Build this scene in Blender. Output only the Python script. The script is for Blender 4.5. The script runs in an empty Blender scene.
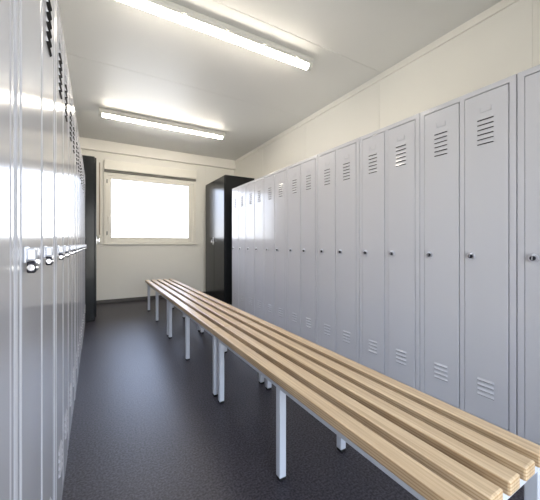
import bpy, bmesh, math, random
from mathutils import Vector, Matrix
random.seed(4)
sc = bpy.context.scene
C = sc.collection
PI = math.pi

# ------------------------------------------------------------------ camera
F = 298.0
YAW = math.atan(174 / F)
cd = bpy.data.cameras.new('camera')
cam = bpy.data.objects.new('camera', cd)
C.objects.link(cam)
cam.location = (0, 0, 0.93)
cam.rotation_euler = (PI / 2, 0, -YAW)
cd.sensor_fit = 'HORIZONTAL'
cd.sensor_width = 36
cd.lens = 36 * F / 540
cd.shift_y = -6 / 540
cd.clip_start = 0.01
sc.camera = cam

# ------------------------------------------------------------------ exposure, sky
sc.view_settings.view_transform = 'Standard'
sc.view_settings.look = 'None'
sc.view_settings.gamma = 1
sc.view_settings.use_curve_mapping = False
sc.view_settings.exposure = 1.36

W = bpy.data.worlds.new('sky'); sc.world = W
W.use_nodes = True
nt = W.node_tree; nt.nodes.clear()
out = nt.nodes.new('ShaderNodeOutputWorld')
bg = nt.nodes.new('ShaderNodeBackground')
tc = nt.nodes.new('ShaderNodeTexCoord')
sp = nt.nodes.new('ShaderNodeSeparateXYZ')
nt.links.new(tc.outputs['Generated'], sp.inputs[0])
# hazy warm sky in front of the far window, bluer clear sky on the opposite side
rp = nt.nodes.new('ShaderNodeValToRGB')
mr = nt.nodes.new('ShaderNodeMapRange')
mr.inputs['From Min'].default_value = -1; mr.inputs['From Max'].default_value = 1
nt.links.new(sp.outputs['Y'], mr.inputs['Value'])
nt.links.new(mr.outputs[0], rp.inputs[0])
rp.color_ramp.elements[0].position = 0.3
rp.color_ramp.elements[0].color = (0.88, 1.03, 1.34, 1)
rp.color_ramp.elements[1].position = 0.7
rp.color_ramp.elements[1].color = (0.66, 0.80, 1.16, 1)
# haze is creamier close to the horizon
rz = nt.nodes.new('ShaderNodeValToRGB')
mz = nt.nodes.new('ShaderNodeMapRange')
mz.inputs['From Min'].default_value = 0.0; mz.inputs['From Max'].default_value = 0.32
nt.links.new(sp.outputs['Z'], mz.inputs['Value'])
nt.links.new(mz.outputs[0], rz.inputs[0])
rz.color_ramp.elements[0].color = (1.1, 0.91, 0.66, 1)
rz.color_ramp.elements[1].color = (1, 1, 1, 1)
mx = nt.nodes.new('ShaderNodeMix'); mx.data_type = 'RGBA'; mx.blend_type = 'MULTIPLY'
mx.inputs['Factor'].default_value = 1
nt.links.new(rp.outputs[0], mx.inputs['A']); nt.links.new(rz.outputs[0], mx.inputs['B'])
nt.links.new(mx.outputs['Result'], bg.inputs['Color'])
bg.inputs['Strength'].default_value = 4.6
nt.links.new(bg.outputs[0], out.inputs[0])

LAMP = 17.0        # strength of the tube diffusers
# room
XL, XR, YF, YB, ZC = -0.66, 2.33, -1.35, 5.36, 2.54
W1 = (0.125, 1.545, 0.955, 2.05)      # opening of the far window (x0, x1, z0, z1)
W2 = (-0.60, 1.20, 0.04, 2.10)         # glazed double door behind the camera
def portal(name, w, y, rx):
    l = bpy.data.lights.new(name, 'AREA'); l.shape = 'RECTANGLE'
    l.size = w[1] - w[0]; l.size_y = w[3] - w[2]; l.cycles.is_portal = True
    o = bpy.data.objects.new(name, l); C.objects.link(o)
    o.location = ((w[0] + w[1]) / 2, y, (w[2] + w[3]) / 2); o.rotation_euler = (rx, 0, 0)
portal('far_window_portal', W1, YB + 0.11, -PI / 2)
portal('near_door_portal', W2, YF - 0.11, PI / 2)

# ------------------------------------------------------------------ materials
def srgb(r, g, b):
    def f(c):
        c /= 255
        return c / 12.92 if c <= 0.04045 else ((c + 0.055) / 1.055) ** 2.4
    return (f(r), f(g), f(b), 1)
def mat(name, col, rough=0.5, metal=0.0, ior=1.45, noise=None, bump=None, coat=0):
    """noise = (scale, amount): soft colour mottling; bump = (scale, strength)"""
    m = bpy.data.materials.new(name); m.use_nodes = True
    n = m.node_tree; b = n.nodes['Principled BSDF']
    b.inputs['Base Color'].default_value = col
    b.inputs['Roughness'].default_value = rough
    b.inputs['Metallic'].default_value = metal
    b.inputs['IOR'].default_value = ior
    b.inputs['Coat Weight'].default_value = coat
    t = n.nodes.new('ShaderNodeTexCoord')
    if noise:
        ns = n.nodes.new('ShaderNodeTexNoise'); ns.inputs['Scale'].default_value = noise[0]
        ns.inputs['Detail'].default_value = 4
        n.links.new(t.outputs['Object'], ns.inputs['Vector'])
        r = n.nodes.new('ShaderNodeValToRGB')
        r.color_ramp.elements[0].position = 0.3; r.color_ramp.elements[1].position = 0.7
        a = noise[1]
        r.color_ramp.elements[0].color = tuple(c * (1 - a) for c in col[:3]) + (1,)
        r.color_ramp.elements[1].color = tuple(min(1, c * (1 + a)) for c in col[:3]) + (1,)
        n.links.new(ns.outputs['Fac'], r.inputs[0]); n.links.new(r.outputs[0], b.inputs['Base Color'])
    if bump:
        ns = n.nodes.new('ShaderNodeTexNoise'); ns.inputs['Scale'].default_value = bump[0]
        n.links.new(t.outputs['Object'], ns.inputs['Vector'])
        bp = n.nodes.new('ShaderNodeBump'); bp.inputs['Strength'].default_value = bump[1]
        bp.inputs['Distance'].default_value = 0.002
        n.links.new(ns.outputs['Fac'], bp.inputs['Height']); n.links.new(bp.outputs[0], b.inputs['Normal'])
    return m
M_ceil = mat('ceiling_panel', srgb(222, 222, 219), 0.40, noise=(1.5, 0.01))
M_wall = mat('wall_panel', srgb(236, 234, 227), 0.5, noise=(1.2, 0.015))
M_trim = mat('cream_trim', srgb(238, 235, 228), 0.45, noise=(3, 0.01))
M_pvc = mat('window_pvc', srgb(238, 235, 225), 0.35, noise=(5, 0.01))
M_gasket = mat('grey_gasket', srgb(120, 118, 112), 0.6, noise=(20, 0.05))
M_skirt = mat('dark_skirting', srgb(88, 86, 84), 0.5, noise=(9, 0.05))
M_lock = mat('locker_paint', srgb(200, 201, 208), 0.15, ior=1.40, noise=(2.0, 0.012), bump=(3, 0.07))
M_dark = mat('anthracite_paint', srgb(32, 34, 36), 0.2, ior=1.32, noise=(2.0, 0.03), bump=(2.5, 0.25))
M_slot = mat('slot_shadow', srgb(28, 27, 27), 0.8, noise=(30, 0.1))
M_steel = mat('bench_steel_paint', srgb(205, 209, 218), 0.35, noise=(6, 0.01))
M_foot = mat('black_rubber', srgb(22, 22, 24), 0.6, noise=(40, 0.1))
M_chrome = mat('chrome', srgb(225, 226, 232), 0.15, metal=1.0, noise=(30, 0.02))
M_satin = mat('satin_chrome', srgb(225, 227, 235), 0.38, metal=0.7, noise=(30, 0.02))
M_cyl = mat('dark_lock_barrel', srgb(52, 52, 60), 0.3, metal=0.6, noise=(60, 0.1))
M_house = mat('lamp_housing', srgb(205, 205, 200), 0.4, noise=(8, 0.01))
M_strap = mat('strap_fabric', srgb(170, 155, 140), 0.8, noise=(60, 0.05))

def emis():
    m = bpy.data.materials.new('lit_diffuser'); m.use_nodes = True
    n = m.node_tree; b = n.nodes['Principled BSDF']
    b.inputs['Base Color'].default_value = (0.9, 0.9, 0.88, 1)
    b.inputs['Emission Color'].default_value = (1.0, 0.90, 0.76, 1)
    b.inputs['Emission Strength'].default_value = LAMP
    return m
M_emit = emis()
def glass():
    m = bpy.data.materials.new('clear_glass'); m.use_nodes = True
    n = m.node_tree; n.nodes.clear()
    o = n.nodes.new('ShaderNodeOutputMaterial'); mixn = n.nodes.new('ShaderNodeMixShader')
    t = n.nodes.new('ShaderNodeBsdfTransparent'); g = n.nodes.new('ShaderNodeBsdfGlossy')
    g.inputs['Roughness'].default_value = 0.02
    fr = n.nodes.new('ShaderNodeFresnel'); fr.inputs['IOR'].default_value = 1.45
    t.inputs['Color'].default_value = (0.97, 0.98, 0.97, 1)
    n.links.new(fr.outputs[0], mixn.inputs[0]); n.links.new(t.outputs[0], mixn.inputs[1])
    n.links.new(g.outputs[0], mixn.inputs[2]); n.links.new(mixn.outputs[0], o.inputs[0])
    return m
M_glass = glass()
def floor_mat():
    m = bpy.data.materials.new('speckled_vinyl'); m.use_nodes = True
    n = m.node_tree; b = n.nodes['Principled BSDF']
    t = n.nodes.new('ShaderNodeTexCoord')
    a = n.nodes.new('ShaderNodeTexNoise'); a.inputs['Scale'].default_value = 120; a.inputs['Detail'].default_value = 3
    c = n.nodes.new('ShaderNodeTexNoise'); c.inputs['Scale'].default_value = 3.5; c.inputs['Detail'].default_value = 5
    n.links.new(t.outputs['Object'], a.inputs['Vector']); n.links.new(t.outputs['Object'], c.inputs['Vector'])
    r = n.nodes.new('ShaderNodeValToRGB')
    r.color_ramp.elements[0].position = 0.36; r.color_ramp.elements[1].position = 0.66
    r.color_ramp.elements[0].color = srgb(34, 32, 38); r.color_ramp.elements[1].color = srgb(78, 75, 84)
    n.links.new(a.outputs['Fac'], r.inputs[0])
    r2 = n.nodes.new('ShaderNodeValToRGB')
    r2.color_ramp.elements[0].position = 0.3; r2.color_ramp.elements[1].position = 0.7
    r2.color_ramp.elements[0].color = (0.88, 0.88, 0.88, 1); r2.color_ramp.elements[1].color = (1, 1, 1, 1)
    n.links.new(c.outputs['Fac'], r2.inputs[0])
    x = n.nodes.new('ShaderNodeMix'); x.data_type = 'RGBA'; x.blend_type = 'MULTIPLY'; x.inputs['Factor'].default_value = 1
    n.links.new(r.outputs[0], x.inputs['A']); n.links.new(r2.outputs[0], x.inputs['B'])
    n.links.new(x.outputs['Result'], b.inputs['Base Color'])
    b.inputs['Roughness'].default_value = 0.40; b.inputs['IOR'].default_value = 1.38
    bp = n.nodes.new('ShaderNodeBump'); bp.inputs['Strength'].default_value = 0.25; bp.inputs['Distance'].default_value = 0.001
    n.links.new(a.outputs['Fac'], bp.inputs['Height']); n.links.new(bp.outputs[0], b.inputs['Normal'])
    return m
M_floor = floor_mat()
def wood_mat():
    m = bpy.data.materials.new('birch_plywood'); m.use_nodes = True
    n = m.node_tree; b = n.nodes['Principled BSDF']
    t = n.nodes.new('ShaderNodeTexCoord'); oi = n.nodes.new('ShaderNodeObjectInfo')
    ad = n.nodes.new('ShaderNodeVectorMath'); ad.operation = 'ADD'
    sc_ = n.nodes.new('ShaderNodeVectorMath'); sc_.operation = 'SCALE'; sc_.inputs['Scale'].default_value = 7
    cb = n.nodes.new('ShaderNodeCombineXYZ')
    n.links.new(oi.outputs['Random'], cb.inputs[0]); n.links.new(oi.outputs['Random'], cb.inputs[1])
    n.links.new(cb.outputs[0], sc_.inputs[0])
    n.links.new(t.outputs['Object'], ad.inputs[0]); n.links.new(sc_.outputs[0], ad.inputs[1])
    mp = n.nodes.new('ShaderNodeMapping'); mp.inputs['Scale'].default_value = (120, 2.2, 6)
    n.links.new(ad.outputs[0], mp.inputs['Vector'])
    ns = n.nodes.new('ShaderNodeTexNoise'); ns.inputs['Scale'].default_value = 1.4; ns.inputs['Detail'].default_value = 6
    n.links.new(mp.outputs[0], ns.inputs['Vector'])
    r = n.nodes.new('ShaderNodeValToRGB')
    r.color_ramp.elements[0].position = 0.3; r.color_ramp.elements[1].position = 0.72
    r.color_ramp.elements[0].color = srgb(192, 163, 127); r.color_ramp.elements[1].color = srgb(230, 206, 171)
    n.links.new(ns.outputs['Fac'], r.inputs[0])
    # plywood layers seen on the edges (object z)
    s = n.nodes.new('ShaderNodeSeparateXYZ'); n.links.new(t.outputs['Object'], s.inputs[0])
    wv = n.nodes.new('ShaderNodeMath'); wv.operation = 'MULTIPLY'; wv.inputs[1].default_value = 2 * PI / 0.0075
    n.links.new(s.outputs['Z'], wv.inputs[0])
    sn = n.nodes.new('ShaderNodeMath'); sn.operation = 'SINE'; n.links.new(wv.outputs[0], sn.inputs[0])
    rr = n.nodes.new('ShaderNodeValToRGB')
    rr.color_ramp.elements[0].position = 0.0; rr.color_ramp.elements[1].position = 0.55
    rr.color_ramp.elements[0].color = (0.66, 0.57, 0.48, 1); rr.color_ramp.elements[1].color = (0.95, 0.95, 0.95, 1)
    mp2 = n.nodes.new('ShaderNodeMapRange'); mp2.inputs['From Min'].default_value = -1
    n.links.new(sn.outputs[0], mp2.inputs['Value']); n.links.new(mp2.outputs[0], rr.inputs[0])
    x = n.nodes.new('ShaderNodeMix'); x.data_type = 'RGBA'; x.blend_type = 'MULTIPLY'
    n.links.new(r.outputs[0], x.inputs['A']); n.links.new(rr.outputs[0], x.inputs['B'])
    # layers only where the surface is the cut edge of the board (normal not up)
    g = n.nodes.new('ShaderNodeNewGeometry'); gs = n.nodes.new('ShaderNodeSeparateXYZ')
    n.links.new(g.outputs['True Normal'], gs.inputs[0])
    lt = n.nodes.new('ShaderNodeMath'); lt.operation = 'LESS_THAN'; lt.inputs[1].default_value = 0.5
    n.links.new(gs.outputs['Z'], lt.inputs[0]); n.links.new(lt.outputs[0], x.inputs['Factor'])
    n.links.new(x.outputs['Result'], b.inputs['Base Color'])
    b.inputs['Roughness'].default_value = 0.36
    return m
M_wood = wood_mat()

# ------------------------------------------------------------------ helpers
def box(bm, x0, x1, y0, y1, z0, z1, mi=0, bev=0, seg=2):
    t = bmesh.new()
    bmesh.ops.create_cube(t, size=1)
    for v in t.verts:
        v.co = Vector(((x0 + x1) / 2 + v.co.x * (x1 - x0), (y0 + y1) / 2 + v.co.y * (y1 - y0), (z0 + z1) / 2 + v.co.z * (z1 - z0)))
    if bev:
        bmesh.ops.bevel(t, geom=list(t.edges), offset=bev, segments=seg, affect='EDGES', profile=0.5)
    merge(bm, t, mi)
def merge(bm, t, mi=0):
    vs = {}
    for v in t.verts: vs[v] = bm.verts.new(v.co)
    for f in t.faces:
        nf = bm.faces.new([vs[v] for v in f.verts]); nf.material_index = mi; nf.smooth = False
    t.free()
def cyl(bm, p0, p1, r, mi=0, n=20, r2=None, bev=0):
    p0 = Vector(p0); p1 = Vector(p1); d = p1 - p0
    t = bmesh.new()
    bmesh.ops.create_cone(t, cap_ends=True, segments=n, radius1=r, radius2=r if r2 is None else r2, depth=d.length)
    if bev:
        e = [e for e in t.edges if abs(e.verts[0].co.z - e.verts[1].co.z) < 1e-6]
        bmesh.ops.bevel(t, geom=e, offset=bev, segments=2, affect='EDGES')
    q = Vector((0, 0, 1)).rotation_difference(d.normalized())
    bmesh.ops.transform(t, matrix=Matrix.Translation((p0 + p1) / 2) @ q.to_matrix().to_4x4(), verts=t.verts)
    merge(bm, t, mi)
def poly_extrude(bm, prof, a0, a1, axis='x', mi=0):
    """prof: list of (u, v) -> extruded along the axis; for 'x' (u,v) = (y,z)"""
    def P(u, v, a): return (a, u, v) if axis == 'x' else (u, a, v)
    A = [bm.verts.new(P(u, v, a0)) for u, v in prof]; B = [bm.verts.new(P(u, v, a1)) for u, v in prof]
    n = len(prof)
    fs = [bm.faces.new(A), bm.faces.new(B[::-1])]
    for i in range(n): fs.append(bm.faces.new([A[i], B[i], B[(i + 1) % n], A[(i + 1) % n]]))
    for f in fs: f.material_index = mi
    return fs
def obj(name, bm, mats, parent=None, smooth=False):
    bmesh.ops.recalc_face_normals(bm, faces=bm.faces)
    me = bpy.data.meshes.new(name)
    if smooth:
        for f in bm.faces: f.smooth = True
    bm.to_mesh(me); bm.free()
    if smooth:
        try: me.set_sharp_from_angle(angle=math.radians(40))
        except Exception: pass
    for m in (mats if isinstance(mats, (list, tuple)) else [mats]): me.materials.append(m)
    o = bpy.data.objects.new(name, me); C.objects.link(o)
    if parent: o.parent = parent
    return o
def thing(name, label, cat, loc=(0, 0, 0), rz=0, group=None):
    o = bpy.data.objects.new(name, None); C.objects.link(o)
    o.empty_display_size = 0.1
    o.location = loc; o.rotation_euler = (0, 0, rz)
    o['label'] = label; o['category'] = cat
    if group: o['group'] = group
    return o
def dup(root, label, loc, rz=None):
    r = root.copy(); C.objects.link(r); r.location = loc; r['label'] = label
    if rz is not None: r.rotation_euler = (0, 0, rz)
    def kids(src, dst):
        for ch in list(src.children):
            c = ch.copy(); C.objects.link(c); c.parent = dst
            kids(ch, c)
    kids(root, r)
    return r
def struct(name, bm, m):
    o = obj(name, bm, m); o['kind'] = 'structure'; return o
def empty_struct(name, loc):
    o = bpy.data.objects.new(name, None); C.objects.link(o); o.location = loc; o['kind'] = 'structure'; return o

# ------------------------------------------------------------------ room shell
T = 0.12
b = bmesh.new(); box(b, XL - T, XR + T, YF - T, YB + T, -0.1, 0); struct('floor', b, M_floor)
# ceiling: sandwich panels with narrow joints across the room
b = bmesh.new()
box(b, XL - T, XR + T, YF - T, YB + T, ZC + 0.004, ZC + 0.1)
ys = [YF - T] + [3.04 - 1.15 * k for k in (3, 2, 1, 0)] + [4.19, YB + T]
for a, c in zip(ys[:-1], ys[1:]):
    box(b, XL, XR, a + 0.0015, c - 0.0015, ZC, ZC + 0.004, bev=0.001, seg=1)
struct('ceiling', b, M_ceil)
def wall_with_hole(bm, y0, y1, w):
    box(bm, XL - T, w[0], y0, y1, 0, ZC); box(bm, w[1], XR + T, y0, y1, 0, ZC)
    box(bm, w[0], w[1], y0, y1, 0, w[2]); box(bm, w[0], w[1], y0, y1, w[3], ZC)
b = bmesh.new(); wall_with_hole(b, YB, YB + T, W1)
# flat cover strips over the panel joints of the far wall
for x in (0.835,): box(b, x - 0.004, x + 0.004, YB - 0.002, YB, 0.05, 0.90)
for x in (1.755,): box(b, x - 0.012, x + 0.012, YB - 0.004, YB, 0.05, 2.37)
box(b, 0.0, 0.028, YB - 0.004, YB, 0.05, 2.37)
struct('wall_back', b, M_wall)
b = bmesh.new(); wall_with_hole(b, YF - T, YF, W2); struct('wall_front', b, M_wall)
def side_wall(name, x0, x1, face, joints):
    b = bmesh.new(); box(b, x0, x1, YF, YB, 0, ZC)
    for y in joints:
        s = 0.0025 if face < 0 else -0.0025
        box(b, min(face * 0 + (x0 if s > 0 else x1) - s, (x0 if s > 0 else x1)), max((x0 if s > 0 else x1) - s, (x0 if s > 0 else x1)), y - 0.012, y + 0.012, 0, ZC)
    return struct(name, b, M_wall)
side_wall('wall_right', XR, XR + T, -1, (0.785, 1.935, 3.085, 4.235))
side_wall('wall_left', XL - T, XL, 1, (0.785, 1.935, 3.085, 4.235))
# boxed cornice along the far wall
b = bmesh.new(); box(b, XL, XR, YB - 0.06, YB, 2.372, ZC, bev=0.004); struct('trim_1', b, M_trim)
for nm, x0, x1 in (('trim_2', XR - 0.016, XR), ('trim_3', XL, XL + 0.016)):
    b = bmesh.new(); box(b, x0, x1, YF, YB - 0.06, 2.482, ZC, bev=0.004); struct(nm, b, M_trim)
b = bmesh.new(); box(b, XL, XR, YB - 0.012, YB, 0, 0.052, bev=0.003); struct('baseboard_back', b, M_skirt)
for nm, x0, x1 in (('baseboard_right', XR - 0.012, XR), ('baseboard_left', XL, XL + 0.012)):
    b = bmesh.new(); box(b, x0, x1, YF, YB - 0.012, 0, 0.052, bev=0.003); struct(nm, b, M_skirt)

# windows ----------------------------------------------------------
def frame_ring(bm, x0, x1, z0, z1, w, y0, y1, bev=0.004):
    box(bm, x0, x0 + w, y0, y1, z0, z1, bev=bev); box(bm, x1 - w, x1, y0, y1, z0, z1, bev=bev)
    box(bm, x0 + w - 0.002, x1 - w + 0.002, y0, y1, z0, z0 + w, bev=bev)
    box(bm, x0 + w - 0.002, x1 - w + 0.002, y0, y1, z1 - w, z1, bev=bev)
win = empty_struct('window_1', (0, YB, 0))
b = bmesh.new(); frame_ring(b, 0.106, 1.562, 0.935, 2.062, 0.045, -0.022, 0.06); obj('window_frame', b, M_pvc, win)
b = bmesh.new(); frame_ring(b, 0.148, 1.520, 0.977, 2.026, 0.062, -0.012, 0.045, 0.006); box(b, 1.436, 1.462, -0.011, 0.044, 1.03, 1.97, bev=0.003); sash = obj('sash', b, M_pvc, win)
b = bmesh.new(); frame_ring(b, 0.206, 1.440, 1.035, 1.968, 0.006, -0.004, 0.012, 0.001); obj('gasket', b, M_gasket, sash)
b = bmesh.new(); box(b, 0.2, 1.468, 0.012, 0.018, 1.03, 1.974); obj('window_pane', b, M_glass, sash)
b = bmesh.new()
box(b, 0.160, 0.188, -0.020, -0.012, 1.30, 1.37, bev=0.003); cyl(b, (0.174, -0.012, 1.345), (0.174, -0.045, 1.345), 0.009)
box(b, 0.164, 0.184, -0.055, -0.042, 1.25, 1.358, bev=0.004); obj('window_handle', b, M_pvc, win)
b = bmesh.new()
for z in (1.10, 1.92): cyl(b, (0.150, -0.018, z - 0.03), (0.150, -0.018, z + 0.03), 0.008, bev=0.002)
obj('hinge', b, M_gasket, win)
b = bmesh.new(); box(b, 0.106, 1.562, -0.075, 0, 2.096, 2.242, bev=0.006)
sb = obj('shutter_box', b, M_pvc, win)
b = bmesh.new(); box(b, 0.112, 1.556, -0.05, -0.003, 2.062, 2.096); obj('shutter_slot', b, M_gasket, win)
b = bmesh.new(); box(b, 0.08, 1.60, -0.006, 0, 0.905, 0.935, bev=0.002); box(b, 0.10, 1.57, -0.03, 0, 0.925, 0.938, bev=0.003)
obj('window_sill', b, M_pvc, win)
b = bmesh.new(); box(b, 0.040, 0.056, -0.010, -0.006, 1.02, 2.2); obj('shutter_strap', b, M_strap, win)
b = bmesh.new(); box(b, 0.032, 0.064, -0.032, 0, 0.95, 1.07, bev=0.005); obj('strap_winder', b, M_pvc, win)
gd = empty_struct('door_1', (0, YF, 0))
b = bmesh.new(); frame_ring(b, W2[0], W2[1], W2[2] - 0.03, W2[3], 0.05, -0.08, 0.005); obj('door_frame', b, M_pvc, gd)
for x0, x1, hx in ((-0.55, 0.3, 0.255), (0.3, 1.15, 0.345)):
    b = bmesh.new(); frame_ring(b, x0 + 0.002, x1 - 0.002, 0.062, 2.048, 0.075, -0.06, -0.01); lf = obj('door_leaf', b, M_pvc, gd)
    b = bmesh.new(); box(b, x0 + 0.07, x1 - 0.07, -0.038, -0.032, 0.13, 1.98); obj('door_pane', b, M_glass, lf)
    b = bmesh.new(); cyl(b, (hx, -0.01, 1.02), (hx, 0.04, 1.02), 0.009)
    box(b, min(hx, hx + (0.11 if hx > 0.3 else -0.11)), max(hx, hx + (0.11 if hx > 0.3 else -0.11)), 0.03, 0.045, 1.01, 1.03, bev=0.004)
    obj('door_handle', b, M_chrome, lf)

# ------------------------------------------------------------------ lockers
LW, LH, LD = 0.4780, 1.727, 0.50
def louvre(bm, xc, z, w=0.075, p=0.0048):
    """pressed hood; closed lower face coloured dark for the shade of its opening"""
    y = -0.001; h = 0.013
    x0, x1 = xc - w / 2, xc + w / 2
    A = bm.verts.new((x0, y, z + h)); B = bm.verts.new((x1, y, z + h))
    Cc = bm.verts.new((x1 - 0.003, y - p, z + 0.002)); D = bm.verts.new((x0 + 0.003, y - p, z + 0.002))
    E = bm.verts.new((x0, y, z - 0.001)); G = bm.verts.new((x1, y, z - 0.001))
    bm.faces.new([A, B, Cc, D]); bm.faces.new([A, D, E]); bm.faces.new([B, G, Cc])
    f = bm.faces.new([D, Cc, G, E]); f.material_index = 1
    # dark strip on the sheet, standing in for the shaded slit under the hood
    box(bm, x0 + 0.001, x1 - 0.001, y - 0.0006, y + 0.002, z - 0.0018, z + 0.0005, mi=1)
def make_locker(style):
    t = thing('locker', '', 'locker')
    b = bmesh.new(); w = LW / 2
    bv, dbv = (0.0014, 0.0014) if style == 'round' else (0.0068, 0.0048)
    box(b, -w, -w + 0.027, 0, 0.03, 0, LH, bev=bv); box(b, w - 0.027, w, 0, 0.03, 0, LH, bev=bv)
    box(b, -w, -w + 0.004, 0.02, LD, 0.0, LH - 0.002); box(b, w - 0.004, w, 0.02, LD, 0.0, LH - 0.002)
    box(b, -0.013, 0.013, 0.001, 0.02, 0.03, LH - 0.02, bev=0.002)
    box(b, -0.002, 0.002, 0.01, LD - 0.004, 0.03, LH - 0.004)
    box(b, -w + 0.02, w - 0.02, 0.0, 0.03, LH - 0.028, LH, bev=0.003)
    box(b, -w + 0.02, w - 0.02, 0.0, 0.03, 0, 0.038, bev=0.003)
    box(b, -w + 0.004, w - 0.004, 0.02, LD, LH - 0.006, LH - 0.002); box(b, -w + 0.004, w - 0.004, 0.02, LD - 0.002, 0.02, 0.03)
    box(b, -w + 0.004, w - 0.004, LD - 0.004, LD, 0.02, LH - 0.006)
    obj('body', b, M_lock, t)
    for s in (-1, 1):
        xc = s * (0.013 + (w - 0.027 - 0.013) / 2); hw = (w - 0.027 - 0.013) / 2 - 0.0031
        b = bmesh.new()
        box(b, xc - hw - 0.001, xc + hw - 0.001, -0.001, 0.015, 0.041, LH - 0.0325, bev=dbv)
        for k in range(6): louvre(b, xc, 1.437 + 0.0245 * k)
        for k in range(4): louvre(b, xc, 0.160 + 0.0245 * k, p=0.0054)
        d = obj('door', b, [M_lock, M_slot], t)
        b = bmesh.new()
        frame_pts = ((xc - 0.026, xc + 0.026, 1.598, 1.601), (xc - 0.026, xc - 0.023, 1.598, 1.624), (xc + 0.023, xc + 0.026, 1.598, 1.624))
        for x0, x1, z0, z1 in frame_pts: box(b, x0, x1, -0.0035, -0.0008, z0, z1, bev=0.0006, seg=1)
        obj('card_holder', b, M_lock, d)
        lx = xc - hw + 0.030
        if style == 'round':
            lz = 0.868
            b = bmesh.new(); cyl(b, (lx, -0.001, lz), (lx, -0.006, lz), 0.020, n=28, bev=0.0015)
            box(b, lx - 0.004, lx + 0.004, -0.015, -0.005, lz + 0.004, lz + 0.017, bev=0.002)
            obj('lock_plate', b, M_satin, d)
            b = bmesh.new(); cyl(b, (lx, -0.005, lz - 0.002), (lx, -0.017, lz - 0.002), 0.0105, n=20, bev=0.002)
            box(b, lx - 0.0025, lx + 0.0025, -0.022, -0.016, lz - 0.010, lz + 0.006, mi=1, bev=0.001)
            obj('lock_barrel', b, [M_cyl, M_chrome], d)
        else:
            lz = 0.895
            b = bmesh.new(); box(b, lx - 0.016, lx + 0.016, -0.005, -0.001, lz + 0.002, lz + 0.030, bev=0.0018)
            box(b, lx - 0.011, lx + 0.011, -0.017, -0.004, lz + 0.006, lz + 0.028, bev=0.003)
            obj('lock_plate', b, M_satin, d)
            b = bmesh.new(); box(b, lx - 0.011, lx + 0.011, -0.017, -0.004, lz - 0.016, lz + 0.005, bev=0.003)
            cyl(b, (lx, -0.016, lz - 0.006), (lx, -0.020, lz - 0.006), 0.006, mi=1, n=14, bev=0.001)
            cyl(b, (lx, -0.0105, lz - 0.006), (lx - 0.013, -0.0105, lz - 0.006), 0.0055, mi=1, n=14, bev=0.001)
            obj('lock_barrel', b, [M_cyl, M_chrome], d)
    return t
ORD = ['first', 'second', 'third', 'fourth', 'fifth', 'sixth', 'seventh', 'eighth', 'ninth']
proto = make_locker('round')
proto['group'] = 'two-door lockers along the right wall'
PR = 0.4825
used = False
for k in range(8):                     # right-hand row, nearest first
    y = 0.621 + PR * (k - 1) + PR / 2
    n = 7 - k
    lab = ('light grey two-door steel locker cut off by the right edge, nearest behind the bench' if k == 0 else
           'light grey two-door steel locker behind bench, %s in right row counting from dark cabinet' % ORD[n])
    if k == 0:
        proto.location = (1.697, y, 0); proto.rotation_euler = (0, 0, -PI / 2); proto['label'] = lab
    else:
        dup(proto, lab, (1.697, y, 0))
PLp = 0.4985
for k in range(8):                     # left-hand row, nearest first
    y = 0.598 + PLp * (k - 1) + PLp / 2
    n = 7 - k
    lab = ('light grey two-door steel locker at the left edge of the photo, nearest the viewer' if k == 0 else
           'glossy light grey two-door steel locker in left row, %s from the slim dark cabinet end' % ORD[n])
    loc = (-0.107 - 0.0012 * (k % 2), y, 0)
    if k == 0:
        lp = make_locker('hasp'); lp.location = loc; lp.rotation_euler = (0, 0, PI / 2); lp['label'] = lab
        lp['group'] = 'two-door lockers along the left wall'
    else:
        dup(lp, lab, loc)

# ------------------------------------------------------------------ tall dark cabinets
def dark_cabinet(label, loc, rz, w, dpt):
    t = thing('cabinet', label, 'cabinet', loc, rz, None)
    b = bmesh.new(); h = 1.985; a = w / 2
    box(b, -a, a, 0.018, dpt, 0.0, h, bev=0.003)
    obj('body', b, M_dark, t)
    for s in (-1, 1):
        b = bmesh.new()
        x0, x1 = (-a + 0.003, -0.0015) if s < 0 else (0.0015, a - 0.003)
        box(b, x0, x1, 0.0, 0.017, 0.05, h - 0.012, bev=0.003)
        d = obj('door', b, M_dark, t)
        if s < 0:
            b = bmesh.new()
            box(b, x1 - 0.045, x1 - 0.02, -0.006, 0.0, 0.92, 1.04, bev=0.002)
            cyl(b, (x1 - 0.032, -0.004, 0.98), (x1 - 0.032, -0.03, 0.98), 0.009, n=14)
            box(b, x1 - 0.04, x1 - 0.024, -0.038, -0.028, 0.95, 1.01, bev=0.003)
            obj('handle', b, M_chrome, d)
    return t
dark_cabinet('tall charcoal double-door cabinet in the far right corner', (1.68, 4.705, 0), -PI / 2, 0.89, 0.52)
dark_cabinet('tall charcoal cabinet seen edge-on at the far end of the left lockers', (0.004, 4.62, 0), PI / 2, 0.90, 0.60)

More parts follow.
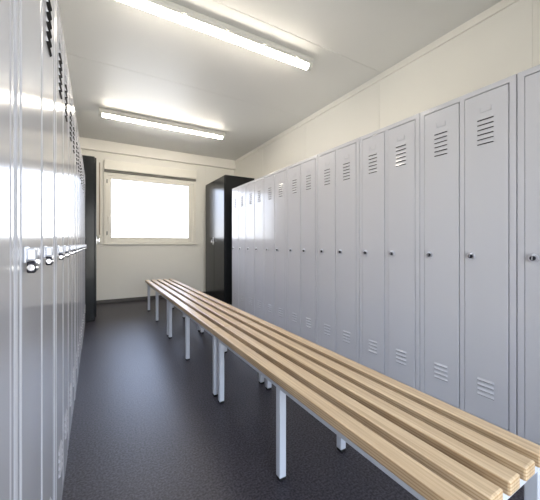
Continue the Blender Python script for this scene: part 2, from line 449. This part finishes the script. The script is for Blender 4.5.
# ------------------------------------------------------------------ benches
SL, SWd, SP = 0.591, 0.050, 0.0785
HB = 0.430
def make_bench(length, leg_ys):
    """root at the near end on the floor; x measured from the left slat edge"""
    t = thing('bench', '', 'bench', group='slatted benches set end to end')
    for i in range(5):
        b = bmesh.new()
        box(b, i * SP, i * SP + SWd, 0.0015, length - 0.0015, HB - 0.032, HB, bev=0.005)
        obj('slat', b, M_wood, t)
    b = bmesh.new(); z0, z1 = HB - 0.032 - 0.034, HB - 0.032
    xa, xb = 0.028, 0.349
    ya, yb = leg_ys[0] - 0.015, leg_ys[-1] + 0.015
    box(b, xa - 0.004, xa + 0.031, ya, yb, z0, z1, bev=0.003); box(b, xb - 0.001, xb + 0.034, ya, yb, z0, z1, bev=0.003)
    for y in leg_ys: box(b, xa + 0.03, xb, y - 0.0125, y + 0.0125, z0 + 0.002, z1 - 0.001, bev=0.002)
    obj('frame', b, M_steel, t)
    for y in leg_ys:
        for x in (xa, xb):
            b = bmesh.new(); box(b, x, x + 0.03, y - 0.015, y + 0.015, 0.012, z0 + 0.0005, bev=0.003)
            lg = obj('leg', b, M_steel, t)
            b = bmesh.new(); box(b, x + 0.001, x + 0.029, y - 0.014, y + 0.014, 0.0, 0.014, bev=0.002)
            obj('rubber_foot', b, M_foot, lg)
    return t
Y0s = (0.283, 1.702, 3.081)
t = make_bench(Y0s[1] - Y0s[0], (0.032, 0.716, 1.372)); t.location = (SL, Y0s[0], 0)
t['label'] = 'pale wood slatted bench on white legs, nearest the camera, its end slats in front right'
t = make_bench(1.379, (0.045, 0.698, 1.338)); t.location = (SL, Y0s[1], 0)
t['label'] = 'pale wood slatted bench, middle one of the three standing end to end'
dup(t, 'pale wood slatted bench on white legs, farthest one, near the window wall', (SL, Y0s[2], 0))

# ------------------------------------------------------------------ ceiling lights
def make_light():
    t = thing('ceiling_light', '', 'light', group='tube lights on the ceiling')
    L = 1.585; a = L / 2
    b = bmesh.new()
    poly_extrude(b, [(-0.040, 0.0), (0.040, 0.0), (0.044, -0.008), (0.052, -0.012), (0.052, -0.040), (0.040, -0.056), (-0.040, -0.056), (-0.052, -0.040), (-0.052, -0.012), (-0.044, -0.008)], -a, a)
    obj('housing', b, M_house, t)
    b = bmesh.new()
    prof = [(0.030 * math.cos(q), -0.056 - 0.032 * math.sin(q)) for q in [PI * i / 10 for i in range(11)]]
    poly_extrude(b, prof, -a + 0.035, a - 0.035)
    obj('diffuser', b, M_emit, t)
    for s in (-1, 1):
        b = bmesh.new()
        prof = [(0.036 * math.cos(q), -0.052 - 0.038 * math.sin(q)) for q in [PI * i / 10 for i in range(11)]]
        poly_extrude(b, prof, s * (a - 0.034), s * (a + 0.004)); obj('end_cap', b, M_house, t)
    for x in (-0.62, -0.31, 0, 0.31, 0.62):
        for s in (-1, 1):
            b = bmesh.new(); box(b, x - 0.012, x + 0.012, s * 0.049 - 0.005, s * 0.049 + 0.005, -0.052, -0.030, bev=0.001, seg=1)
            obj('clip', b, M_house, t)
    return t
lt = make_light(); lt.location = (0.828, 2.08, ZC)
lt['label'] = 'lit tube light on the ceiling, the larger nearer one cut by the top edge'
dup(lt, 'lit tube light on the ceiling near the window, seen whole', (0.822, 4.09, ZC))
